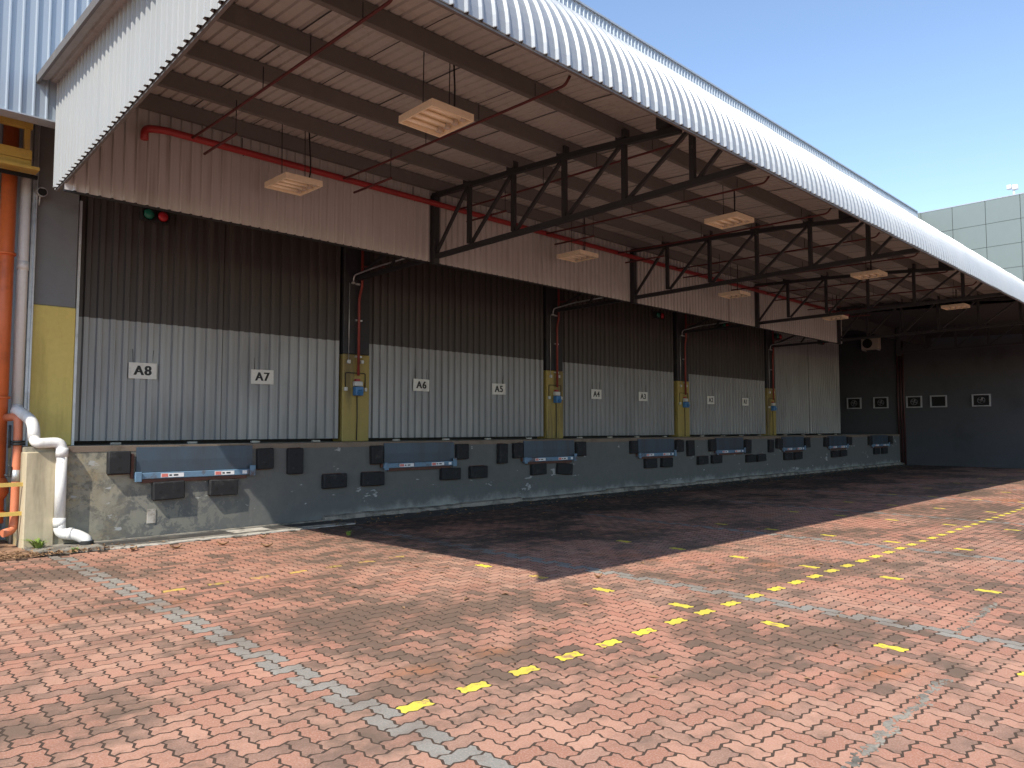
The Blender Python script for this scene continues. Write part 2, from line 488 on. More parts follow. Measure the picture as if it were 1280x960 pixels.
cells = []
for i in range(int((PX0 - OX) / W) - 1, int((PX1 - OX) / W) + 2):
    for j in range(int((PY0 - OY) / W) - 1, int((PY1 - OY) / W) + 2):
        k = (i - j) % 4
        if k == 0: cx, cy, o = i + 1.0, j + 0.5, 0
        elif k == 3: cx, cy, o = i + 0.5, j + 1.0, 1
        else: continue
        X = OX + cx * W; Y = OY + cy * W
        if X < PX0 + 0.06 or X > PX1 - 0.06 or Y < PY0 + 0.06 or Y > PY1 - 0.06: continue
        c = 0
        for s0 in (20, 57, 94, 131, 168, 205):
            if (i - s0) % 1 == 0:
                if (o == 1 and i == s0 and (j - s0) % 4 == 1) or (o == 1 and i == s0 + 1 and (j - s0) % 4 == 2) or (o == 0 and i == s0 and (j - s0) % 4 == 0):
                    c = 1
        if o == 0 and j == 30 and i >= 22 and (i - 22) % 4 == 0: c = 2
        if o == 1 and i >= 51 and (i - 51) % 24 == 0 and -8 <= j <= 56 and (j - 16) % 8 == 0: c = 2
        if o == 0 and j == 67 and 23 <= i <= 47: c = 3
        if c == 2 and i == 51 and j == 48: c = 3
        cells.append((X, Y, o, c))
cells = np.array(cells)
# the 300 that show largest in the frame are single objects
yaw = R(45.87)
fx, fy = math.cos(yaw), math.sin(yaw)
dep = cells[:, 0] * fx + cells[:, 1] * fy
lat = cells[:, 0] * fy - cells[:, 1] * fx
vis = (dep > 1.5) & (np.abs(lat) < dep * 0.69) & (dep > 3.42)
dist = np.where(vis, np.hypot(dep, lat * 0.35), 1e9)
order = np.argsort(dist)
single = np.zeros(len(cells), bool); single[order[:300]] = True

jz = np.clip(rng.normal(0, 0.0004, len(cells)), -0.0005, 0.001); jr = rng.normal(0, 0.016, len(cells))
tx = np.clip(rng.normal(0, 0.004, len(cells)), -0.007, 0.007); ty = np.clip(rng.normal(0, 0.004, len(cells)), -0.007, 0.007)
vF, fF = paver_template(True); vN, fN = paver_template(False)
me_p = bpy.data.meshes.new('paver')
me_p.from_pydata([tuple(q) for q in vF], [], fF)
me_p.materials.append(M['po_red']); me_p.polygons.foreach_set('use_smooth', [False] * len(me_p.polygons)); me_p.update()
KIND = ['red', 'grey', 'yellow', 'faded']
for idx in np.where(single)[0]:
    X, Y, o_, c = cells[idx]
    ob = link('paver', me_p, yard, (X, Y, jz[idx]))
    ob.rotation_euler = (tx[idx], ty[idx], (math.pi / 2 if o_ else 0) + jr[idx])
    if c:
        ob.material_slots[0].link = 'OBJECT'
        ob.material_slots[0].material = M['po_' + KIND[int(c)]]

def field(sel, vT, fT):
    n = len(sel); nv = len(vT)
    ang = np.where(cells[sel, 2] > 0, np.pi / 2, 0) + jr[sel]
    ca, sa = np.cos(ang), np.sin(ang)
    x = vT[None, :, 0] * ca[:, None] - vT[None, :, 1] * sa[:, None]
    y = vT[None, :, 0] * sa[:, None] + vT[None, :, 1] * ca[:, None]
    z = vT[None, :, 2] + jz[sel][:, None] + x * tx[sel][:, None] + y * ty[sel][:, None]
    co = np.stack([x + cells[sel, 0][:, None], y + cells[sel, 1][:, None], z], -1).reshape(-1, 3)
    sizes = np.array([len(f) for f in fT]); flat = np.concatenate([np.array(f) for f in fT])
    loops = (flat[None, :] + (np.arange(n) * nv)[:, None]).ravel()
    sz = np.tile(sizes, n)
    mi = np.repeat(cells[sel, 3].astype(np.int32), len(fT))
    tint = np.repeat(rng.random(n).astype(np.float32), len(fT))
    return co, loops, sz, mi, tint

rest = np.where(~single)[0]
d2 = np.hypot(cells[rest, 0], cells[rest, 1])
A = field(rest[d2 < 10.5], vF, fF); B = field(rest[d2 >= 10.5], vN, fN)
co = np.concatenate([A[0], B[0]]); loops = np.concatenate([A[1], B[1] + len(A[0])]); sz = np.concatenate([A[2], B[2]])
mi = np.concatenate([A[3], B[3]]); tint = np.concatenate([A[4], B[4]])
me = bpy.data.meshes.new('paver_field')
me.vertices.add(len(co)); me.vertices.foreach_set('co', co.ravel().astype(np.float32))
me.loops.add(len(loops)); me.loops.foreach_set('vertex_index', loops.astype(np.int32))
me.polygons.add(len(sz))
me.polygons.foreach_set('loop_start', np.concatenate([[0], np.cumsum(sz)[:-1]]).astype(np.int32))
me.polygons.foreach_set('material_index', mi)
me.polygons.foreach_set('use_smooth', np.zeros(len(sz), bool))
for k in KIND: me.materials.append(M['pv_' + k])
at = me.attributes.new('tint', 'FLOAT', 'FACE'); at.data.foreach_set('value', tint)
me.update(calc_edges=True); me.validate()
pf = link('paver_field', me, yard)
pf['kind'] = 'stuff'

# ------------------------------------------------------------------ sheet builders
def profile(nr, pitch, h, wide=0.14, lap=0.0):
    pts = []
    for r_ in range(nr):
        b = r_ * pitch
        f = wide
        pts += [(b, 0), (b + pitch * (0.95 - 0.18 - f), 0), (b + pitch * (0.95 - 0.09 - f), h), (b + pitch * 0.86, h), (b + pitch * 0.95, 0)]
    pts.append((nr * pitch, 0))
    if lap: pts.append((nr * pitch + lap, 0))
    return pts

def loft(prof, rails):
    """prof: (u,h) ; rails: function (u,h)-> list of points along the sheet"""
    mb = MB(); rows = [rails(u, h) for u, h in prof]
    n = len(rows[0])
    vs = [p for r_ in rows for p in r_]
    fs = []
    for i in range(len(rows) - 1):
        for k in range(n - 1):
            a = i * n + k
            fs.append((a, a + n, a + n + 1, a + 1))
    mb.add(vs, fs)
    return mb

# curved eave: quarter circle, then a nearly flat pitch up to the wall
EC = (4.805, 4.455, 1.02)
ROOF = [(EC[0] - EC[2] * math.cos(R(a)), EC[1] + EC[2] * math.sin(R(a))) for a in range(0, 86, 5)] + [(5.1, 5.515), (5.5, 5.56), (6.3, 5.62), (7.6, 5.695), (9.0, 5.755), (10.2, 5.80)]
def roof_z(y):
    ys = [q[0] for q in ROOF]; zs = [q[1] for q in ROOF]
    return float(np.interp(y, ys, zs))
RN = []
for i in range(len(ROOF)):
    a = ROOF[max(0, i - 1)]; b = ROOF[min(len(ROOF) - 1, i + 1)]
    ty_, tz_ = b[0] - a[0], b[1] - a[1]
    L = math.hypot(ty_, tz_); RN.append((-tz_ / L, ty_ / L))

# ------------------------------------------------------------------ main warehouse
YW = 10.2        # upper wall plane
YC = 12.2        # door plane
ZD = 1.31        # dock level
wh = empty('warehouse_building', (0, 12, 0))
wh.location = (0, 0, 0)
tag(wh, 'tall metal-clad warehouse with sliding bay doors behind the loading dock', 'building')
XL, XR = -10.0, 34.4
# upper wall sheets (shared mesh)
sp = 0.135
sheet = loft(profile(6, sp, 0.022, 0.10, 0.02), lambda u, h: [(u, -h, 5.31), (u, -h, 8.1), (u, -h, 10.93)]).mesh('wall_sheet', M['blue_sheet'])
x = XL; k = 0
while x < XR - 0.4:
    o = link('wall_sheet', sheet, wh, (x, YW - (0.0015 if k % 2 else 0.0), 0)); x += sp * 6; k += 1
MB().box(XL, XR, YW - 0.045, YW + 0.28, 10.93, 10.975).build('parapet_flashing', M['steel'], wh)
MB().box(XL, XR, YW + 0.004, YW + 0.20, 5.32, 10.90).build('upper_wall', M['roof_slab'], wh)
MB().box(XL, XR, YW + 0.2, 30, 6.05, 6.2).build('soffit', M['grey_paint'], wh)
MB().box(XL, XR, YW + 0.29, 30, 10.6, 10.8).build('roof', M['roof_slab'], wh)
MB().box(XL, XR, YW - 0.03, YW + 0.2, 5.292, 5.309).build('drip_flashing', M['steel'], wh)
# side and back
MB().box(XL, XL + 0.2, YW + 0.3, 30, -0.03, 10.6).box(XL + 0.2, XR, 29.8, 30, -0.03, 10.6).build('outer_wall', M['roof_slab'], wh)
# wall behind the doors
MB().box(2.3, 30.5, 12.46, 12.7, ZD, 6.05).box(30.42, 30.62, 12.21, 14.2, ZD + 0.002, 6.05).build('rear_wall', M['black'], wh)
# recessed corrugated wall left of the dock
lw = loft(profile(6, 0.16, 0.03), lambda u, h: [(u, -h, -0.03), (u, -h, 2.6), (u, -h, 6.05)]).mesh('wall_sheet_low', M['blue_sheet'])
for k in range(13):
    link('wall_sheet', lw, wh, (2.22 - 0.96 * (k + 1), 12.35 - (0.0015 if k % 2 else 0), 0))
MB().box(XL + 0.2, 2.25, 12.36, 12.55, -0.03, 6.05).build('low_wall', M['grey_paint'], wh)

# end column: grey above, yellow below
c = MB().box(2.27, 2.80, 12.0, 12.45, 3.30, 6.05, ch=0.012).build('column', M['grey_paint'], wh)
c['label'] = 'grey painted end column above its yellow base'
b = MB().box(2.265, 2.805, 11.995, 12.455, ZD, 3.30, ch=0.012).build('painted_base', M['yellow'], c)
MB().box(2.81, 2.845, 12.02, 12.10, ZD, 4.9).build('corner_guard', M['steel'], c)
MB().box(2.20, 2.262, 11.93, 12.0, 0.2, 6.0).build('steel_trim', M['steel'], wh)
MB().box(2.235, 2.25, 11.90, 11.928, 0.2, 6.0).build('steel_trim', M['steel'], wh)
COLX = [(7.30, 7.88), (12.92, 13.50), (18.58, 19.18), (24.15, 24.75)]
for a, b in COLX:
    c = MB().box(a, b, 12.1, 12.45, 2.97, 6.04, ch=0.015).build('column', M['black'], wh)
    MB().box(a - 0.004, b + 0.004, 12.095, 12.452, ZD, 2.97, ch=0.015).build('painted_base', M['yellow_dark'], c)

# lettering
def text_mesh(body, size, bold=0.0):
    cu = bpy.data.curves.new('lettering', 'FONT')
    cu.body = body; cu.size = size; cu.align_x = 'CENTER'; cu.align_y = 'CENTER'
    cu.extrude = 0.001; cu.space_character = 1.16; cu.offset = 0.0025
    o = bpy.data.objects.new('tmp', cu); COL.objects.link(o)
    bpy.context.view_layer.update()
    me = bpy.data.meshes.new_from_object(o.evaluated_get(bpy.context.evaluated_depsgraph_get()))
    bpy.data.objects.remove(o); bpy.data.curves.remove(cu)
    n = len(me.vertices); co = [tuple(v.co) for v in me.vertices]; fc = [tuple(p.vertices) for p in me.polygons]
    out = MB()
    for q, dx in enumerate((-bold, 0.0, bold)):      # three shifted strikes make the heavy sans face
        out.add([(x + dx, y, z - 0.0004 * q) for x, y, z in co], fc)
    return out.mesh('lettering', M['letter'])

def door(x0, x1, yo, ztop, split, sign=None, sx_=None):
    n = max(4, round((x1 - x0) / 0.18)); pitch = (x1 - x0) / n
    zs = [ZD + 0.06, 2.2, split, 4.2, ztop] if split else [ZD + 0.06, 2.4, 3.6, ztop]
    mb = loft(profile(n, pitch, 0.045, 0.36), lambda u, h: [(x0 + u, YC - yo - h, z) for z in zs])
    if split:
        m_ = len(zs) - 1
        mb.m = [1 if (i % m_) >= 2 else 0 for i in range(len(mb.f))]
    d = mb.build('sliding_door', [M['door_silver'], M['door_dark']], wh)
    MB().box(x0 + 0.002, x1 - 0.002, YC - yo + 0.006, YC - yo + 0.05, ZD + 0.055, ztop).build('door_frame', M['black'], d)
    for fx_ in (x0 + (x1 - x0) * 0.26, x0 + (x1 - x0) * 0.78):
        MB().box(fx_ - 0.07, fx_ + 0.07, YC - yo - 0.10, YC - yo - 0.02, ZD, ZD + 0.035, ch=0.006).build('floor_guide', M['cement'], d)
    if sign:
        yy = YC - yo - 0.044
        tilt = random.uniform(-0.02, 0.02)
        pl = MB().box(-0.205, 0.205, -0.004, 0.004, -0.125, 0.125, ch=0.002).build('sign_plate', M['sign'], d, (sx_, yy, 2.45))
        pl.rotation_euler = (0, tilt, 0)
        tx_ = link('lettering', text_mesh(sign, 0.205, 0.008), d, (sx_, yy - 0.006, 2.447))
        tx_.rotation_euler = (R(90), tilt, 0); tx_.scale = (0.98, 1, 1)
        for dx in (-0.14, 0.14):
            MB().tube([(sx_ + dx, yy + 0.012, 2.57), (sx_ + dx * 1.1, yy + 0.012, 2.78)], 0.004, 5).build('hanging_wire', M['cable'], d)
    return d

TOPZ = 5.9
DOORS = [(2.86, 5.04, 0.0, 'A8', 3.785), (5.04, 7.26, 0.012, 'A7', 5.73), (7.92, 10.36, 0.0, 'A6', 9.18), (10.36, 12.86, 0.012, 'A5', 11.365),
         (13.55, 15.9, 0.0, 'A4', 14.86), (15.9, 18.44, 0.012, 'A3', 16.9), (19.30, 21.7, 0.0, 'A2', 20.5), (21.7, 24.08, 0.012, 'A1', 22.67)]
for x0, x1, yo, sg, sxx in DOORS:
    d = door(x0, x1, yo, TOPZ, 3.21, sg, sxx)
    d['label'] = 'sliding bay door with sign ' + sg
for x0, x1, yo in ((24.80, 27.6, 0.0), (27.6, 30.40, 0.05)):
    d = door(x0, x1, yo, TOPZ, None)
    d['label'] = 'plain silver door without a number sign'

# ------------------------------------------------------------------ loading dock
dk = empty('loading_dock', (0, 0, 0))
tag(dk, 'long grey concrete loading dock wall with black rubber bumpers', 'loading dock')
DX0, DX1, YD = 2.11, 34.45, 11.2
MB().box(DX0, DX1, YD, 14.6, -0.03, ZD - 0.004).build('dock_wall', M['dock'], dk)
M['dock_top'] = worn('dock_top_concrete', (0.30, 0.26, 0.20), (0.15, 0.13, 0.11), 0.7, 0.85, scale=1.5)
MB().box(DX0 + 0.01, DX1, YD + 0.062, 14.6, ZD - 0.02, ZD).build('dock_floor', M['dock_top'], dk)
MB().box(2.46, DX1, YD - 0.006, YD + 0.06, ZD - 0.075, ZD + 0.002).build('edge_angle', M['edge_steel'], dk)
cb = MB().box(DX0 - 0.01, 2.45, YD - 0.03, YD + 0.3, -0.03, ZD - 0.06, ch=0.015)
M['cream_conc'] = worn('cream_concrete', (0.50, 0.42, 0.28), (0.17, 0.14, 0.09), 0.8, 0.85, scale=2.5, streak=True, bump=0.5, lo=0.42, hi=0.68)
cb.build('end_block', M['cream_conc'], dk)
# foot: rough plinth in short uneven lengths
MB().box(3.60, 3.72, YD - 0.012, YD - 0.002, 0.20, 0.40, ch=0.003).build('cover_plate', M['cement'], dk)
xx = 6.4; k = 0
while xx < 34.2:
    L = random.uniform(0.9, 1.8); hgt = random.uniform(0.06, 0.11); pr = random.uniform(0.10, 0.16)
    MB().add([(xx, YD - pr, -0.02), (xx + L, YD - pr, -0.02), (xx + L, YD + 0.01, -0.02), (xx, YD + 0.01, -0.02),
              (xx, YD - pr + 0.03, hgt - 0.02), (xx + L, YD - pr + 0.03, hgt - 0.01), (xx + L, YD + 0.01, hgt + 0.012), (xx, YD + 0.01, hgt + 0.005)],
             [(0, 1, 5, 4), (4, 5, 6, 7), (0, 4, 7, 3), (1, 2, 6, 5)]).build('plinth', M['cement_grey'], dk)
    xx += L; k += 1
BUMP = [(3.04,3.35,.92,1.24),(5.19,5.48,.91,1.24),(5.71,6.00,.81,1.23),(3.64,4.10,.53,.79),(4.44,4.90,.54,.78),(6.35,6.83,.54,.78),
 (7.30,7.56,.92,1.25),(7.12,7.60,.54,.78),(9.28,9.61,.95,1.25),(10.40,10.67,.83,1.24),(8.89,9.39,.56,.79),(9.63,10.10,.56,.80),(10.85,11.14,.93,1.25),(12.87,13.22,.92,1.25),(11.39,11.87,.55,.79),(12.23,12.74,.52,.77),
 (14.95,15.25,.93,1.25),(16.97,17.32,.93,1.25),(17.54,17.88,.80,1.23),(18.67,19.01,.91,1.25),(15.55,16.06,.54,.78),(16.29,16.79,.54,.78),(18.05,18.59,.55,.78),(18.80,19.33,.56,.79),(20.72,21.07,.80,1.22),(20.80,21.34,.53,.75),(21.49,22.02,.53,.75),(22.26,22.58,.80,1.20),(22.79,23.17,.91,1.23),
 (24.90,25.27,.90,1.25),(23.33,23.88,.52,.76),(24.07,24.63,.52,.76),(26.49,26.82,.91,1.24),(28.58,28.97,.93,1.24),(27.10,27.68,.51,.75),(27.84,28.42,.52,.75),(30.69,31.00,.90,1.25),(32.95,33.30,.91,1.25),(31.24,31.85,.52,.77),(32.12,32.70,.52,.77)]
for i, (x0, x1, z0, z1) in enumerate(BUMP):
    cx, cz = (x0 + x1) / 2, (z0 + z1) / 2; hw, hh = (x1 - x0) / 2 - 0.012, (z1 - z0) / 2
    dp = random.uniform(0.085, 0.105)
    mb = MB().box(-hw, hw, -dp, 0.01, -hh, hh, ch=0.014)
    for q in (-1, 1):
        hx, hz = (q * hw * 0.55, -hh * 0.1) if hw > hh else (0, q * hh * 0.5)
        mb.tube([(hx, -dp + 0.004, hz), (hx, -dp - 0.0015, hz)], 0.024, 10, 1)  # flat dark discs paint the shade inside the bolt holes
    b = mb.build('bumper', [M['rubber'], M['dark_fill']], dk, (cx, YD - 0.004, cz))
    b.rotation_euler = (random.uniform(-0.03, 0.03), random.uniform(-0.03, 0.03), random.uniform(-0.03, 0.03))
    if x0 == 12.23: b.rotation_euler[1] = 0.09
    MB().box(-hw * 0.9, hw * 0.9, 0.0, 0.012, -hh - 0.012, hh + 0.012).build('back_plate', M['rust'], b)

LEV = [(3.40, 5.16), (7.58, 9.27), (11.16, 12.86), (15.27, 16.95), (19.03, 20.70), (23.20, 24.88), (26.85, 28.56), (31.02, 32.93)]
ORD = ['nearest the white drainpipe', 'second from the white drainpipe', 'third from the white drainpipe', 'fourth from the white drainpipe', 'fifth from the white drainpipe', 'third from the far dark wall', 'second from the far dark wall', 'nearest the far dark wall']
for i, (x0, x1) in enumerate(LEV):
    L = x1 - x0
    lv = empty('dock_leveler', (x0, YD, 0.80))
    tag(lv, 'blue steel dock leveler with hanging lip, ' + ORD[i], 'dock leveler', 'blue dock levelers along the loading dock')
    lp = MB()
    lp.add([(0.03, -0.035, 0.13), (L - 0.03, -0.035, 0.13), (L - 0.03, -0.038, 0.30), (0.03, -0.038, 0.30), (L - 0.03, -0.03, 0.485), (0.03, -0.03, 0.485),
            (L - 0.03, -0.007, 0.49), (0.03, -0.007, 0.49), (L - 0.03, -0.007, 0.12), (0.03, -0.007, 0.12)],
           [(0, 1, 2, 3), (3, 2, 4, 5), (5, 4, 6, 7), (0, 9, 8, 1), (0, 3, 5, 7, 9), (1, 8, 6, 4, 2)])
    lp.build('lip_plate', M['leveler'], lv)
    bar = MB().box(0.0, L, -0.075, -0.008, 0.035, 0.125, ch=0.008).build('bottom_bar', M['leveler_bar'], lv)
    MB().box(0.0, 0.09, -0.10, -0.076, 0.0, 0.14, ch=0.006).build('keeper', M['leveler_bar'], bar)
    MB().box(L - 0.09, L, -0.10, -0.076, 0.02, 0.18, ch=0.006).build('keeper', M['leveler_bar'], bar)
    MB().box(0.1, L - 0.12, -0.05, -0.006, -0.02, 0.033, ch=0.004).build('rusty_channel', M['rust'], lv)
    for fx_, wd in ((0.20, 0.32), (0.64, 0.30)):
        lab = MB().box(L * fx_, L * fx_ + wd, -0.079, -0.0755, 0.05, 0.108).build('warning_label', M['label_white'], lv)
        MB().box(L * fx_ + 0.008, L * fx_ + 0.095, -0.0815, -0.0791, 0.056, 0.102).build('red_print', M['label_red'], lab)
        for q in range(2):
            MB().box(L * fx_ + 0.115 + q * 0.062, L * fx_ + 0.150 + q * 0.09, -0.0808, -0.0791, 0.068, 0.090).build('black_print', M['letter'], lab)
    MB().box(L * 0.885, L * 0.925, -0.079, -0.0755, 0.055, 0.105).build('small_label', M['label_white'], lv)
    MB().box(-0.045, -0.004, -0.05, -0.006, 0.05, 0.40, ch=0.004).build('side_guard', M['rust'], lv)

# ------------------------------------------------------------------ canopy
cn = empty('loading_canopy', (0, 0, 0))
tag(cn, 'deep steel canopy with curved ribbed edge over the loading dock', 'canopy')
CX0 = 1.90
RP = 0.135
prof4 = profile(6, RP, 0.024, 0.10, 0.03)
rs = loft(prof4, lambda u, h: [(u, y + n_[0] * h, z + n_[1] * h) for (y, z), n_ in zip(ROOF, RN)])
rs.sm = [False] * len(rs.f)
rme = rs.mesh('roof_sheet', M['zinc'])
# painted inner face of the same sheet, with a narrow dark strip coloured along each lap
um = loft([(0.0, -0.005), (0.014, -0.005), (0.0145, 0.0)] + profile(6, RP, 0.024, 0.10, 0.0)[1:], lambda u, h: [(u, y + n_[0] * h, z + n_[1] * h) for (y, z), n_ in zip(ROOF, RN)])
um.m = [1 if q < 2 * (len(ROOF) - 1) else 0 for q in range(len(um.f))]
ume = um.mesh('ceiling_sheet', [M['underside'], M['seam']])
xx = CX0; k = 0
while xx < 34.0:
    o = link('roof_sheet', rme, cn, (xx, -0.003 * (k % 2), 0.003 * (k % 2))); 
    o = link('ceiling_sheet', ume, cn, (xx, 0.004 - 0.003 * (k % 2), -0.004 + 0.003 * (k % 2))); xx += RP * 6; k += 1
CXE = xx
# eave gutter angle along the lip, underside trim
MB().box(CX0, CXE, 3.792, 3.82, 4.435, 4.52).build('eave_trim', M['purlin'], cn)
PUR = [9.62, 8.76, 7.76, 6.76, 5.73, 4.80]
for y in PUR:
    zt = roof_z(y) - 0.012
    # C-section purlin: web and two flanges
    MB().box(2.12, CXE - 0.2, y - 0.004, y + 0.004, zt - 0.195, zt).box(2.12, CXE - 0.2, y + 0.0045, y + 0.065, zt - 0.197, zt - 0.190).box(2.12, CXE - 0.2, y + 0.0045, y + 0.065, zt - 0.006, zt).build('purlin', M['purlin'], cn)
# end closure facing the left: one sheet after another, bottom edge rising outward
def end_bottom(y): return 4.47 + (9.9 - y) * 0.045
yy = 10.18; k = 0
while yy > 3.9:
    y1 = max(3.86, yy - RP * 6); nr = 6 if yy - y1 > 0.78 else max(1, round((yy - y1) / RP))
    pt = (yy - y1) / nr
    mb = loft(profile(nr, pt, 0.034, 0.28), lambda u, h: [(2.1 - h - 0.0015 * (k % 2), yy - u, z) for z in (end_bottom(yy - u), (end_bottom(yy - u) + roof_z(yy - u)) / 2, roof_z(yy - u) - 0.035)])
    mb.build('end_sheet', M['white_sheet'], cn)
    yy = y1; k += 1
MB().bar((2.125, 10.15, end_bottom(10.15) + 0.03), (2.125, 3.95, end_bottom(3.95) + 0.03), 0.03, 0.10).build('end_edge_angle', M['purlin'], cn)
# barge capping along the roof end
cp = MB()
pth = [(1.885, y, z - 0.02) for y, z in ROOF[2:]]
for a, b in zip(pth[:-1], pth[1:]): cp.bar(a, b, 0.03, 0.10)
cp.build('barge_capping', M['purlin'], cn)
# apron above the doors
YA = 9.76
ap = loft(profile(6, RP, 0.036, 0.14, 0.03), lambda u, h: [(u, -h, 4.38), (u, -h, 5.0), (u, -h, 5.70)]).mesh('apron_sheet', M['apron'])
xx = 2.12; k = 0
while xx < 24.2:
    link('apron_sheet', ap, cn, (xx, YA + 0.03 - 0.0015 * (k % 2), 0)); xx += RP * 6; k += 1
MB().box(2.12, xx, YA + 0.034, YA + 0.07, 4.36, 4.43).build('apron_rail', M['black'], cn)
MB().box(2.12, xx, YA + 0.034, YA + 0.09, 5.05, 5.12).build('apron_rail', M['black'], cn)
# trusses
TX = [7.6, 13.2, 18.88, 24.45, 30.1]
VY = [8.82, 7.80, 6.77, 5.72, 4.70]
ZB = 4.50
for i, tx_ in enumerate(TX):
    tr = empty('truss', (tx_, 0, 0)); tr.parent = cn
    ct = lambda y: roof_z(y) - 0.262
    tp = MB()
    ys = [9.76, 8.0, 6.3, 4.86]
    for a, b in zip(ys[:-1], ys[1:]): tp.bar((0, a, ct(a)), (0, b, ct(b)), 0.075, 0.075)
    tp.build('top_chord', M['truss'], tr)
    MB().bar((0, 9.80, ZB - 0.04), (0, 3.90, ZB + 0.015), 0.075, 0.075).build('bottom_chord', M['truss'], tr)
    MB().box(-0.055, 0.055, 9.66, 9.785, 4.34, 5.52, ch=0.006).build('post', M['truss'], tr)
    if i < 4: MB().bar((0, 9.80, ZB - 0.05), (0, 12.1, ZB - 0.06), 0.07, 0.07).bar((0, 9.9, 5.2), (0, 12.08, ZB - 0.03), 0.05, 0.05).bar((0, 11.0, ZB), (0, 10.4, 5.2), 0.04, 0.04).build('wall_bracket', M['truss'], tr)
    pv = 9.72
    for y in VY:
        MB().box(-0.032, 0.032, y - 0.032, y + 0.032, ZB + 0.03, ct(y) - 0.03).build('vertical', M['truss'], tr)
        MB().bar((0.0, pv - 0.06, ZB + 0.03), (0.0, y + 0.06, ct(y) - 0.04), 0.045, 0.045).build('diagonal', M['truss'], tr)
        MB().box(-0.05, 0.05, y - 0.05, y + 0.11, ct(y) + 0.036, ct(y) + 0.15).build('cleat', M['truss'], tr)
        pv = y
    MB().bar((0, 4.62, ZB + 0.04), (0, 4.10, 5.02), 0.045, 0.045).build('diagonal', M['truss'], tr)
    MB().box(-0.09, 0.09, 4.98, 5.16, ct(5.05) + 0.04, ct(5.05) + 0.19).build('end_plate', M['truss'], tr)
# dark lining under the far bay
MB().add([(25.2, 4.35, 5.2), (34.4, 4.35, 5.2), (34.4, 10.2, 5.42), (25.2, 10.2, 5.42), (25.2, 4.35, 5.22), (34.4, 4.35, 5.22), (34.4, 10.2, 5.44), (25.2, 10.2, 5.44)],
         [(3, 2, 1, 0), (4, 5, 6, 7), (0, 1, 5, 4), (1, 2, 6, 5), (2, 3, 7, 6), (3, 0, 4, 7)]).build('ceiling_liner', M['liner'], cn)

MB().box(24.47, 34.4, 9.83, 9.87, 5.0, 5.75).build('added_dark_board', M['liner'], cn)  # board added to blacken the bright strip past the apron's end

# ------------------------------------------------------------------ hanging lamps
def lamp_proto():
    r_ = empty('hanging_lamp')
    hb = MB()
    lx, ly, hz = 0.27, 0.29, 0.075
    hb.box(-lx, lx, -ly, ly, hz - 0.012, hz)
    hb.box(-lx, -lx + 0.02, -ly, ly, 0, hz - 0.013).box(lx - 0.02, lx, -ly, ly, 0, hz - 0.013)
    hb.box(-lx + 0.0205, lx - 0.0205, -ly, -ly + 0.02, 0, hz - 0.013).box(-lx + 0.0205, lx - 0.0205, ly - 0.02, ly, 0, hz - 0.013)
    hb.build('housing', M['lamp_body'], r_)
    for q in range(4):
        y = -0.20 + q * 0.133
        MB().tube([(-0.23, y, 0.035), (0.16, y, 0.035)], 0.022, 10).build('tube', M['lamp_tube'], r_)
        MB().box(0.165, 0.225, y - 0.03, y + 0.03, 0.008, 0.062, ch=0.006).build('tube_holder', M['ac_body'], r_)
    return r_
lp0 = lamp_proto()
BN = ['first bay', 'second bay', 'third bay', 'fourth bay']
k = 0
for row, Y, zs, xs in (('outer row', 5.9, (4.74, 4.86, 4.86, 4.90), (4.62, 10.6, 16.55, 22.9)), ('row above the dock', 9.0, (4.80, 4.79, 4.81, 4.88), (4.63, 10.47, 16.36, 22.4))):
    for b_ in range(4):
        o = lp0 if k == 0 else copy_tree(lp0)
        o.location = (xs[b_], Y, zs[b_]); o.rotation_euler = (0, random.uniform(-0.02, 0.02), random.uniform(-0.03, 0.03))
        tag(o, 'cream louvred lamp hanging under canopy, %s, %s from the left' % (row, BN[b_]), 'hanging lamp', 'lamps hanging under the canopy')
        k += 1
for o in [q for q in COL.objects if q.name.startswith('hanging_lamp')]:
    zt = roof_z(o.location.y) - o.location.z - 0.03
    for dx in (-0.17, 0.17):
        MB().tube([(dx, 0, 0.07), (dx, 0, zt)], 0.006, 5).build('suspension_wire', M['cable'], o)
    MB().tube([(0.17, 0.02, 0.075), (0.25, 0.05, 0.14), (0.29, 0.06, 0.30), (0.28, 0.05, 0.5), (0.25, 0.04, zt)], 0.011, 6).build('power_cord', M['cable'], o)

# ------------------------------------------------------------------ sprinkler pipework
sk = empty('sprinkler_pipework')
tag(sk, 'red sprinkler main with branch pipes running under the canopy roof', 'sprinkler pipe')
MB().tube(fillet([(2.93, 9.62, 5.16), (2.93, 9.62, 5.30), (3.15, 9.62, 5.345), (25.0, 9.62, 5.345)], 0.10), 0.047, 14).build('main_pipe', M['red_pipe'], sk)
for x in np.arange(4.2, 25, 2.9):
    MB().tube([(x, 9.62, 5.29), (x + 0.001, 9.62, 5.29), (x + 0.001, 9.67, 5.35), (x, 9.67, 5.55)], 0.007, 5).build('pipe_hanger', M['cable'], sk)
bx = 3.50
while bx < 24:
    br = MB().tube(fillet([(bx, 9.60, 5.33), (bx, 8.7, 5.30), (bx, 5.10, 5.235), (bx, 5.03, 5.32)], 0.05, 3), 0.016, 8).build('branch_pipe', M['dark_red_pipe'], sk)
    MB().tube([(bx + 0.12, 9.78 - 0.3, 5.12), (bx + 0.12, 8.5, 5.10)], 0.017, 7).build('drop_arm', M['dark_red_pipe'], br)
    MB().tube([(bx + 0.12, 8.52, 5.10), (bx + 0.12, 8.52, 5.52)], 0.006, 5).build('hanger_rod', M['cable'], br)
    for y in (7.55, 6.5, 5.55):
        MB().tube([(bx, y, 5.27), (bx, y, roof_z(y) - 0.15)], 0.006, 5).build('hanger_rod', M['cable'], br)
    bx += 2.245

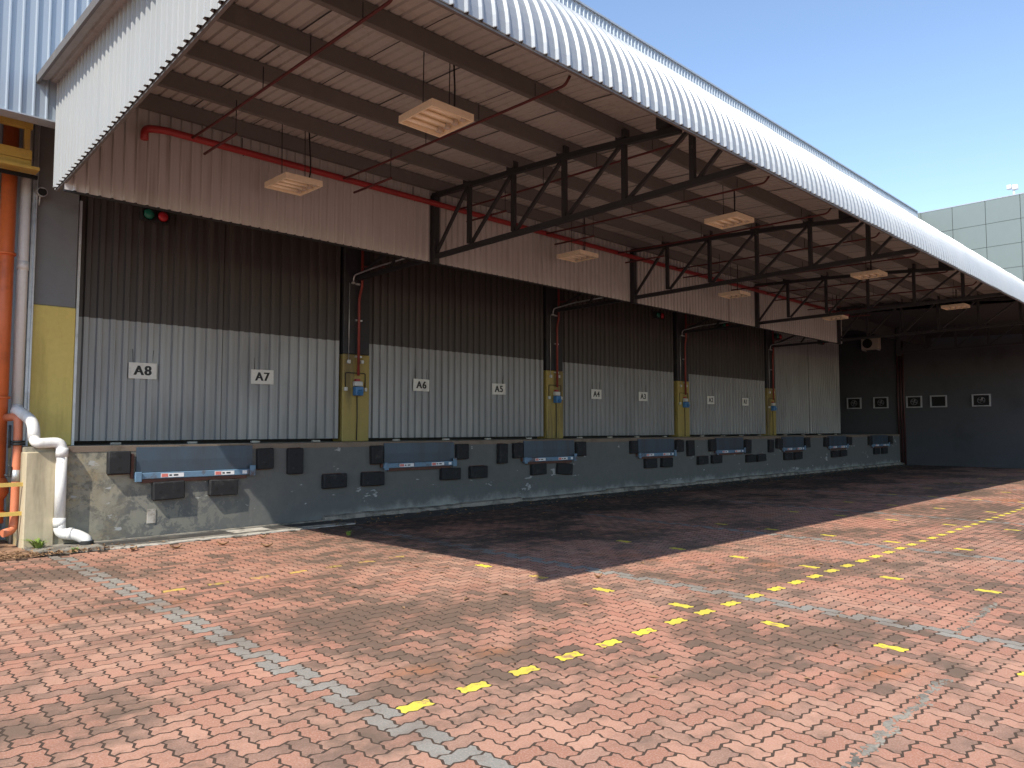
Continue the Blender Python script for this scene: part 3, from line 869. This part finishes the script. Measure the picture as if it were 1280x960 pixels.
# ------------------------------------------------------------------ signal lamps over the doors
def signal(x, z, lab):
    r_ = empty('signal_lamp', (x, 12.02, z))
    tag(r_, lab, 'signal lamp', 'red and green signal lamps over the bay doors')
    MB().box(-0.22, 0.22, 0.03, 0.10, -0.10, 0.10, ch=0.01).build('housing', M['black'], r_)
    for dx, m_ in ((-0.105, 'lens_green'), (0.105, 'lens_red')):
        MB().tube([(dx, 0.03, 0), (dx, 0.0, 0), (dx, -0.02, 0), (dx, -0.035, 0)], [0.082, 0.08, 0.06, 0.02], 16).build('lens', M[m_], r_)
        MB().tube([(dx, 0.04, 0), (dx, -0.015, 0)], [0.095, 0.098], 16, cap=False).build('hood', M['black'], r_)
signal(3.87, 4.90, 'green and red signal lamp high on the door marked A8')
signal(17.6, 4.80, 'green and red signal lamp high on the door marked A3')
signal(21.25, 4.85, 'signal lamp pair high on the door marked A2')
signal(24.95, 4.84, 'dark signal lamp beside the last yellow column')
signal(28.6, 4.95, 'dark signal lamp on the plain silver door')

# ------------------------------------------------------------------ things on the columns
for i, (a, b) in enumerate(COLX):
    cx = (a + b) / 2; CN = ['first', 'second', 'third', 'last'][i]
    sp_ = empty('red_standpipe', (cx, 12.03, ZD))
    tag(sp_, 'red standpipe running down the %s black and yellow column' % CN, 'pipe', 'red standpipes on the bay columns')
    MB().tube(fillet([(0.06, 0, 3.9), (0.06, 0, 2.95), (0.0, 0.0, 2.75), (0.0, 0, 1.25)], 0.1), 0.026, 9).build('pipe', M['stand_red'], sp_)
    MB().tube(fillet([(0.06, 0, 3.36), (0.5, -0.1, 3.42)], 0.1), 0.02, 8).build('side_branch', M['dark_red_pipe'], sp_)
    for z in (1.6, 2.3, 3.0):
        MB().box(-0.05, 0.09, 0.027, 0.066, z, z + 0.03).build('clamp', M['steel'], sp_)
    so = empty('power_socket', (cx, 12.09, 2.28))
    tag(so, 'blue power socket with switches on the yellow base of the %s column' % CN, 'power socket', 'blue power sockets on the bay columns')
    MB().box(-0.085, 0.085, -0.12, 0, -0.10, 0.07, ch=0.012).tube([(0, -0.121, -0.03), (0, -0.16, -0.05)], 0.045, 12).build('socket', M['blue_plastic'], so)
    MB().box(-0.09, 0.09, -0.09, 0, 0.08, 0.17, ch=0.01).build('switch_box', M['grey_plastic'], so)
    MB().box(-0.05, 0.05, -0.06, 0, 0.175, 0.22, ch=0.006).build('red_cover', M['red_pipe'], so)
    for dx, dz in ((-0.19, 0.54), (0.10, 0.55), (-0.25, 0.02), (0.18, 0.02)):
        MB().box(dx - 0.03, dx + 0.03, -0.05, 0, dz - 0.035, dz + 0.035, ch=0.006).build('push_button', M['grey_plastic'], so)
    MB().tube([(-0.25, -0.015, 0.06), (-0.25, -0.015, 0.32), (-0.24, -0.015, 0.33), (0.17, -0.015, 0.33), (0.18, -0.015, 0.32), (0.18, -0.015, 0.06)], 0.009, 6).build('conduit', M['cable'], so)
    MB().tube([(-0.19, -0.015, 0.58), (-0.19, -0.015, 2.05)], 0.007, 6).build('conduit', M['steel'], so)
    MB().tube([(0.0, -0.02, -0.11), (0.01, -0.02, -0.5), (0.0, -0.02, -0.95)], 0.010, 6).build('cord', M['cable'], so)
    MB().tube(fillet([(-0.12, -0.03, 2.07), (-0.12, -0.06, 2.20), (0.03, -0.6, 2.30), (0.06, -2.2, 2.33)], 0.1), 0.015, 7).build('overhead_conduit', M['steel'], so)
    MB().tube([(-0.12, -0.03, 2.04), (-0.12, -0.03, 2.075)], [0.05, 0.03], 10).build('nozzle', M['steel'], so)

# ------------------------------------------------------------------ pipes and frame left of the dock
dp = empty('drainpipe', (2.11, 11.9, 0))
tag(dp, 'white plastic drainpipe stepping over the dock end down to the drain', 'drainpipe')
def pw(lst): return [(x - 2.11, y - 11.9, z) for x, y, z in lst]
MB().tube(pw([(2.11, 11.9, 6.0), (2.11, 11.9, 1.80)]), 0.068, 16).build('upper_pipe', M['pvc'], dp)
MB().tube(pw([(2.11, 11.9, 3.86), (2.11, 11.9, 3.74)]), 0.074, 16).build('coupling', M['pvc'], dp)
MB().tube(fillet(pw([(2.11, 11.9, 1.86), (2.10, 11.86, 1.78), (2.06, 11.58, 1.80), (2.20, 11.32, 1.64), (2.205, 11.28, 1.40)]), 0.12, 5), 0.072, 16).build('swan_neck', M['pvc'], dp)
MB().tube(fillet(pw([(2.205, 11.28, 1.42), (2.205, 11.15, 1.36), (2.49, 11.13, 1.375), (2.495, 11.12, 1.10)]), 0.09, 6), 0.066, 16).build('cross_pipe', M['pvc'], dp)
MB().tube(pw([(2.495, 11.12, 1.22), (2.495, 11.12, 0.32)]), 0.066, 18).build('lower_pipe', M['pvc'], dp)
MB().tube(pw([(2.495, 11.12, 1.30), (2.495, 11.12, 1.18)]), 0.075, 18).build('coupling', M['pvc'], dp)
MB().tube(pw([(2.495, 11.12, 0.38), (2.495, 11.12, 0.26)]), 0.075, 18).build('coupling', M['pvc'], dp)
MB().tube(fillet(pw([(2.495, 11.12, 0.34), (2.50, 11.11, 0.175), (2.66, 10.99, 0.165), (2.77, 10.93, 0.09), (2.775, 10.93, 0.03)]), 0.10, 6), 0.072, 16).build('foot_bend', M['pvc'], dp)
MB().tube(pw([(2.59, 11.043, 0.172), (2.63, 11.013, 0.171)]), 0.079, 16).build('coupling', M['pvc'], dp)
MB().tube(pw([(2.775, 10.93, 0.08), (2.775, 10.93, -0.02)]), 0.084, 16).build('socket_collar', M['dark_fill'], dp)

op = empty('riser_pipe', (1.9, 11.8, 0))
tag(op, 'thick orange fire riser pipe standing at the left wall', 'pipe')
MB().tube([(-0.0, 0, 0.3), (0, 0, 6.0)], 0.092, 18).build('pipe', M['orange_pipe'], op)
for z in (0.42, 1.95, 3.9):
    MB().tube([(0, 0, z), (0, 0, z + 0.035)], 0.115, 18).build('flange', M['orange_pipe'], op)
MB().tube([(0, 0, 0.62), (0, 0, 0.70), (0, 0, 0.82), (0, 0, 0.9)], [0.1, 0.14, 0.14, 0.1], 18).build('valve_body', M['orange_pipe'], op)
MB().tube([(-0.25, 0.05, 0.15), (0.0, -0.02, 0.55)], 0.03, 8).tube([(0.0, 0.05, -0.02), (0.02, 0.02, 0.4)], 0.035, 8).build('support', M['rust'], op)

os_ = empty('hydrant_pipe', (2.06, 11.5, 0))
tag(os_, 'slim faded orange hydrant pipe with silver band beside the dock end', 'pipe')
MB().tube(fillet([(-0.10, 0.25, 1.70), (0.0, 0.0, 1.71), (0.005, 0, 1.45), (0, 0, 0.30), (-0.03, -0.02, 0.22), (-0.13, -0.08, 0.20)], 0.09, 6), 0.052, 14).build('pipe', M['orange_light'], os_)
MB().tube([(0, 0, 0.86), (0, 0, 1.01)], 0.0545, 14).build('silver_band', M['steel'], os_)
MB().tube([(0.003, 0, 1.33), (0.003, 0, 1.36)], 0.085, 14).tube([(0.003, 0, 1.365), (0.003, 0, 1.395)], 0.085, 14).build('flange', M['cable'], os_)
MB().tube([(-0.09, -0.02, 1.30), (-0.09, -0.02, 1.60)], 0.016, 8).tube([(-0.13, -0.02, 0.95), (-0.07, -0.02, 0.92), (-0.06, -0.02, 1.05), (-0.10, -0.02, 1.08)], 0.014, 7).build('valve_spindle', M['cable'], os_)

yf = empty('yellow_pipe_frame', (2.05, 11.42, 5.0))
tag(yf, 'yellow welded steel frame round the tops of the pipes', 'steel frame')
MB().box(-3.4, 0.02, -0.05, 0.05, 0.57, 0.67).build('top_beam', M['yellow_steel'], yf)
MB().box(-3.4, 0.02, -0.05, 0.05, 0.14, 0.27).build('bottom_beam', M['yellow_steel'], yf)
MB().box(-3.4, 0.10, -0.12, 0.12, 0.0, 0.04).build('flange_plate', M['yellow_steel'], yf)
for x in (-0.035, -0.39, -1.5, -2.7):
    MB().box(x - 0.03, x + 0.03, -0.044, 0.044, 0.275, 0.565).build('upright', M['yellow_steel'], yf)
MB().box(-3.4, 0.02, -0.035, 0.035, 0.045, 0.135).build('web', M['yellow_steel'], yf)
bp = MB().tube([(-3.4, -0.0, 0), (0.11, 0, 0)], 0.028, 10).build('black_conduit', M['cable'], None, (2.04, 11.42, 4.93))
tag(bp, 'thin black conduit under the yellow frame', 'conduit')

gr = empty('guard_rail', (2.16, 11.3, 0))
tag(gr, 'low yellow guard rail in front of the orange pipes', 'guard rail')
for z in (0.83, 0.455):
    MB().box(-3.2, 0.0, -0.02, 0.02, z - 0.025, z + 0.025).build('rail', M['yellow_steel'], gr)
for x in (-0.9, -2.6):
    MB().box(x - 0.03, x + 0.03, -0.02 + 0.041, 0.06, 0.0, 0.95).build('post', M['yellow_steel'], gr)
MB().tube([(-0.07, 0.55, -0.02), (-0.075, 0.55, 1.6)], 0.022, 8).build('rear_conduit', M['steel'], gr)

cc = empty('security_camera', (2.31, 11.99, 4.88))
tag(cc, 'small dark security camera on the grey end column', 'security camera')
MB().tube([(-0.02, -0.005, 0.0), (-0.02, -0.19, -0.02)], [0.06, 0.065], 14).build('housing', M['steel'], cc)
MB().tube([(-0.02, -0.1895, -0.02), (-0.02, -0.195, -0.02)], 0.056, 14).build('lens', M['dark_fill'], cc)
MB().tube([(-0.03, -0.1, -0.06), (-0.03, -0.05, -0.18)], 0.01, 6).build('cable', M['grey_plastic'], cc)

# ------------------------------------------------------------------ wing building across the end of the yard
wg = empty('wing_building', (34.5, 4, 0))
wg.location = (0, 0, 0)
tag(wg, 'dark grey end building with pale green cladding panels above', 'building')
XW = 34.5
MB().box(XW, XW + 14, -14, 16, -0.03, 6.05).build('wall', M['wing_wall'], wg)
MB().box(XW + 0.05, XW + 14, -14, 16, 6.05, 10.86).build('upper_wall', M['panel_dark'], wg)
MB().box(XW - 0.06, XW - 0.002, -14, 14.2, 5.72, 5.86).build('ledge', M['black'], wg)
pm = MB().box(0, 0.045, -1.185, 0, 0, 0.955, ch=0.008).mesh('cladding_panel', M['panel'])
for i in range(20):
    for j in range(5):
        link('cladding_panel', pm, wg, (XW + 0.004, 13.68 - 1.2 * i, 6.06 + 0.965 * j))
MB().box(XW + 0.0, XW + 14, -14, 16, 10.885, 10.93).build('coping', M['steel'], wg)
for y in (10.99, 11.10, 11.22):
    MB().tube([(XW - 0.06, y, 0), (XW - 0.06, y, 5.7)], 0.04, 9).build('wall_pipe', M['wall_pipe'], wg)
WY = [(12.79, 13.42, True), (11.64, 12.26, True), (10.28, 10.9, True), (9.33, 9.96, False), (7.75, 8.41, True)]
for y0, y1, fan in WY:
    z0, z1 = 2.46, 2.96
    fr = MB().box(XW - 0.07, XW - 0.002, y0, y1, z0, z0 + 0.045).box(XW - 0.07, XW - 0.002, y0, y1, z1 - 0.045, z1).box(XW - 0.07, XW - 0.002, y0, y0 + 0.05, z0 + 0.046, z1 - 0.046).box(XW - 0.07, XW - 0.002, y1 - 0.05, y1, z0 + 0.046, z1 - 0.046)
    wo = fr.build('window', M['frame_grey'], wg)
    MB().box(XW - 0.02, XW - 0.003, y0 + 0.051, y1 - 0.051, z0 + 0.046, z1 - 0.046).build('pane', M['dark_fill'], wo)
    if fan:
        cy, cz = (y0 + y1) / 2, (z0 + z1) / 2
        ring = [(XW - 0.045, cy + 0.13 * math.cos(a), cz + 0.13 * math.sin(a)) for a in np.linspace(0, 2 * math.pi, 21)]
        MB().tube(ring, 0.013, 6, cap=False).build('fan_ring', M['fan_grey'], wo)
        fb = MB()
        for q in range(4):
            a = q * math.pi / 2 + 0.4
            fb.bar((XW - 0.035, cy, cz), (XW - 0.035, cy + 0.11 * math.cos(a), cz + 0.11 * math.sin(a)), 0.012, 0.06, up=(0.5, -math.sin(a), math.cos(a)))
        fb.tube([(XW - 0.05, cy, cz), (XW - 0.026, cy, cz)], 0.04, 12).build('fan_blade', M['fan_grey'], wo)
ac = empty('air_conditioner', (XW, 12.23, 5.08))
tag(ac, 'cream air conditioner outdoor unit high on the dark end wall', 'air conditioner')
MB().box(-0.36, -0.06, -0.37, 0.37, 0.0, 0.55, ch=0.015).build('casing', M['ac_body'], ac)
MB().tube([(-0.362, 0.10, 0.28), (-0.368, 0.10, 0.28)], 0.21, 20).build('fan_grille', M['dark_fill'], ac)
for q in range(3):
    rr = 0.06 + q * 0.06
    MB().tube([(-0.372, 0.10 + rr * math.cos(a), 0.28 + rr * math.sin(a)) for a in np.linspace(0, 2 * math.pi, 21)], 0.005, 5, cap=False).build('grille_ring', M['cable'], ac)
for dy in (-0.3, 0.3):
    MB().box(-0.36, 0.0, dy - 0.02, dy + 0.02, -0.04, -0.002).build('bracket', M['steel'], ac)

an = empty('rooftop_antenna', (36.0, 6.97, 10.9))
tag(an, 'small white antenna mast on the roof of the end building', 'antenna')
MB().tube([(0, 0, 0), (0, 0, 0.85)], 0.045, 8).build('mast', M['antenna'], an)
MB().box(-0.1, 0.1, -0.16, 0.05, 0.62, 0.82, ch=0.02).box(-0.1, 0.1, 0.07, 0.24, 0.68, 0.86, ch=0.02).build('head', M['antenna'], an)

# ------------------------------------------------------------------ drain, soil, patches, litter
dr = empty('drain_channel', (2.9, 10.9, 0))
tag(dr, 'dark covered drain channel along the sunlit foot of the dock', 'drain')
MB().box(0.0, 3.6, -0.30, -0.24, -0.02, 0.018).box(0.0, 3.6, 0.20, 0.27, -0.02, 0.022).build('channel_edge', M['cement_grey'], dr)
for k in range(6):
    MB().box(0.01 + k * 0.597, 0.595 + k * 0.597, -0.236, 0.196, -0.02, 0.006 + random.uniform(-0.004, 0.004), ch=0.004).build('cover_plate', M['drain'] if k != 3 else M['cement'], dr)

def patch(name, pts, z, mat, jitter=0.02, seg=0.06, thick=0.012):
    """irregular smear with real thickness, outline roughened"""
    out = []
    for a, b in zip(pts, pts[1:] + pts[:1]):
        L = math.dist(a, b); n = max(1, int(L / seg))
        for q in range(n):
            f_ = q / n
            out.append((a[0] + (b[0] - a[0]) * f_ + random.gauss(0, jitter), a[1] + (b[1] - a[1]) * f_ + random.gauss(0, jitter)))
    n = len(out)
    vs = [(x, y, z) for x, y in out] + [(x, y, z - thick) for x, y in out]
    fs = [tuple(range(n))] + [(q, n + q, n + (q + 1) % n, (q + 1) % n) for q in range(n)]
    return MB().add(vs, fs).build(name, mat)
o = patch('cement_border', [(3.0, 10.40), (4.4, 10.42), (6.6, 10.44), (6.6, 10.58), (2.95, 10.60)], 0.008, M['cement'], 0.018, 0.07, 0.03)
tag(o, 'ragged pale cement border between paving and drain', 'cement border')
o = patch('cement_pad', [(2.15, 10.62), (2.88, 10.58), (2.90, 11.18), (2.12, 11.18)], 0.03, M['cement_grey'], 0.02, 0.06, 0.05)
tag(o, 'rough cement pad under the foot of the white drainpipe', 'cement pad')
def smear(x0, y0, x1, y1, wd, n, lab):
    """trowelled cement scraps: many small crumbs and flakes strung along a crooked line"""
    mb = MB()
    for _ in range(n):
        f_ = random.random(); wob = 0.012 * math.sin(f_ * 17) + 0.010 * math.sin(f_ * 41 + 1)
        cx = x0 + (x1 - x0) * f_ + random.gauss(0, 0.02); cy = y0 + (y1 - y0) * f_ + wob + random.gauss(0, wd)
        r_ = abs(random.gauss(0.004, 0.006)) + 0.003; el = random.uniform(1.0, 2.4); ang = random.gauss(0, 0.5); m_ = 7
        ring = []
        for q in range(m_):
            a = 2 * math.pi * q / m_; rr = r_ * random.uniform(0.6, 1.25)
            px, py = rr * math.cos(a) * el, rr * math.sin(a)
            ring.append((cx + px * math.cos(ang) - py * math.sin(ang), cy + px * math.sin(ang) + py * math.cos(ang)))
        zt = random.uniform(0.002, 0.0055)
        mb.add([(cx, cy, zt + 0.0015)] + [(x, y, zt) for x, y in ring] + [(x, y, -0.004) for x, y in ring],
               [(0, 1 + q, 1 + (q + 1) % m_) for q in range(m_)] + [(1 + q, 1 + m_ + q, 1 + m_ + (q + 1) % m_, 1 + (q + 1) % m_) for q in range(m_)])
    o = mb.build('cement_smear', M['cement_grey']); tag(o, lab, None, None, 'stuff')
smear(3.40, 1.40, 5.15, 1.46, 0.016, 210, 'crooked grey cement smear on the paving at bottom right')
smear(6.35, 1.70, 7.70, 1.76, 0.012, 100, 'thin grey cement smear on the paving near the right edge')

# soil bed left of the dock, gently uneven
vs = []; fs = []; nx, ny = 40, 20
for i in range(nx + 1):
    for j in range(ny + 1):
        x = -6 + 8.15 * i / nx; y = 10.40 + 1.95 * j / ny
        ed = min(j / 3, 1)
        vs.append((x, y, -0.02 + ed * (0.02 + random.uniform(0, 0.022))))
for i in range(nx):
    for j in range(ny):
        a = i * (ny + 1) + j
        fs.append((a, a + ny + 1, a + ny + 2, a + 1))
so = MB().add(vs, fs).build('soil_bed', M['soil']); tag(so, 'bare reddish soil strip beside the left end of the dock', None, None, 'structure')
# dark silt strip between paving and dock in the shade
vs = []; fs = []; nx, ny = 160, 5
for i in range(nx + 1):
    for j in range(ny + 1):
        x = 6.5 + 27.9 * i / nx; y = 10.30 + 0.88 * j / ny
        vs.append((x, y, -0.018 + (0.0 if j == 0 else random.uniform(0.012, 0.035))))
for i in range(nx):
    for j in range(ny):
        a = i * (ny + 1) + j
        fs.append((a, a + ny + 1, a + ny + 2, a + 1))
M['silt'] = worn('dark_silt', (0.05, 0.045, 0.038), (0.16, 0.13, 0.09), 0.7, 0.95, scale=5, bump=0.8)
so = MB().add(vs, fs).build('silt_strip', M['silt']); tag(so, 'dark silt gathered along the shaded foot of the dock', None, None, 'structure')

def leaf_mesh(n, area):
    mb = MB()
    for _ in range(n):
        x, y, z = area()
        s_ = random.uniform(0.015, 0.045); a = random.uniform(0, 6.28); c_, s2 = math.cos(a), math.sin(a)
        up = random.uniform(0.003, 0.022)
        q = [(-s_, 0, 0), (0, -s_ * 0.45, up), (s_, 0, up * 0.3), (0, s_ * 0.45, up * 0.8)]
        mb.add([(x + px * c_ - py * s2, y + px * s2 + py * c_, z + pz) for px, py, pz in q], [(0, 1, 2), (0, 2, 3)])
    return mb
def area_a():
    if random.random() < 0.75: return (random.uniform(6.2, 33), 11.05 - abs(random.gauss(0, 0.55)), 0.02 if random.random() < .5 else 0.008)
    return (random.uniform(2.6, 20), random.uniform(2.0, 10.4), 0.003)
o = leaf_mesh(900, area_a).build('leaf_litter', M['leaf_dry']); tag(o, 'scattered dry brown leaves along the shaded foot of the dock', None, None, 'stuff')
def area_b(): return (random.gauss(1.9, 0.6), 10.36 + abs(random.gauss(0, 0.3)), 0.02)
o = leaf_mesh(520, area_b).build('leaf_debris', M['leaf_dry']); tag(o, 'dry leaf debris heaped on the soil beside the drainpipe', None, None, 'stuff')

def weed(x, y, h, n, lab):
    mb = MB()
    for _ in range(n):
        a = random.uniform(0, 6.28); L = h * random.uniform(0.6, 1.2); lean = random.uniform(0.3, 1.2)
        d = Vector((math.cos(a), math.sin(a), 0)); r_ = Vector((-d.y, d.x, 0)) * random.uniform(0.006, 0.012)
        p0 = d * random.uniform(0, 0.03); p1 = p0 + d * L * 0.4 * lean + Vector((0, 0, L * 0.6)); p2 = p0 + d * L * lean + Vector((0, 0, L * 0.75))
        mb.add([p0 - r_ * 0.5, p0 + r_ * 0.5, p1 + r_, p2, p1 - r_], [(0, 1, 2, 4), (4, 2, 3)])
    o = mb.build('weed', M['leaf_green'], None, (x, y, 0.0)); tag(o, lab, 'weed')
weed(2.25, 11.02, 0.17, 80, 'bright green weed tuft at the foot of the cream dock end')
weed(5.80, 9.40, 0.08, 26, 'small weed in the paving at the corner of the shadow')
weed(2.55, 10.55, 0.07, 22, 'little weed tuft in front of the drainpipe pad')

for k, (x, y) in enumerate(((3.55, 9.9), (4.1, 9.75), (4.75, 9.95), (4.45, 9.2), (6.0, 4.9), (3.1, 10.1))):
    mb = MB(); n = 5; L = random.uniform(0.05, 0.08)
    vs = []
    for i in range(n + 1):
        f_ = i / n; wd = L * 0.42 * math.sin(math.pi * (0.06 + 0.9 * f_)); z = 0.012 + 0.035 * (f_ - 0.5) ** 2 * 4
        vs += [(L * (f_ - 0.5) * 2, -wd, z + 0.014), (L * (f_ - 0.5) * 2, 0, z - 0.006), (L * (f_ - 0.5) * 2, wd, z + 0.016)]
    fs = [(3 * i + j, 3 * i + 3 + j, 3 * i + 4 + j, 3 * i + 1 + j) for i in range(n) for j in (0, 1)]
    o = mb.add(vs, fs).build('fallen_leaf', M['leaf_dry'], None, (x, y, 0.0)); o.rotation_euler = (0, 0, random.uniform(0, 6.28))
    tag(o, 'curled dry brown leaf on the sunlit paving, ' + ('second from the drainpipe', 'third from the drainpipe', 'farthest right along the drain', 'farther out from the drain than the others', 'just outside the corner of the canopy shadow', 'nearest the drainpipe')[k], 'leaf', 'curled leaves on the sunlit paving')
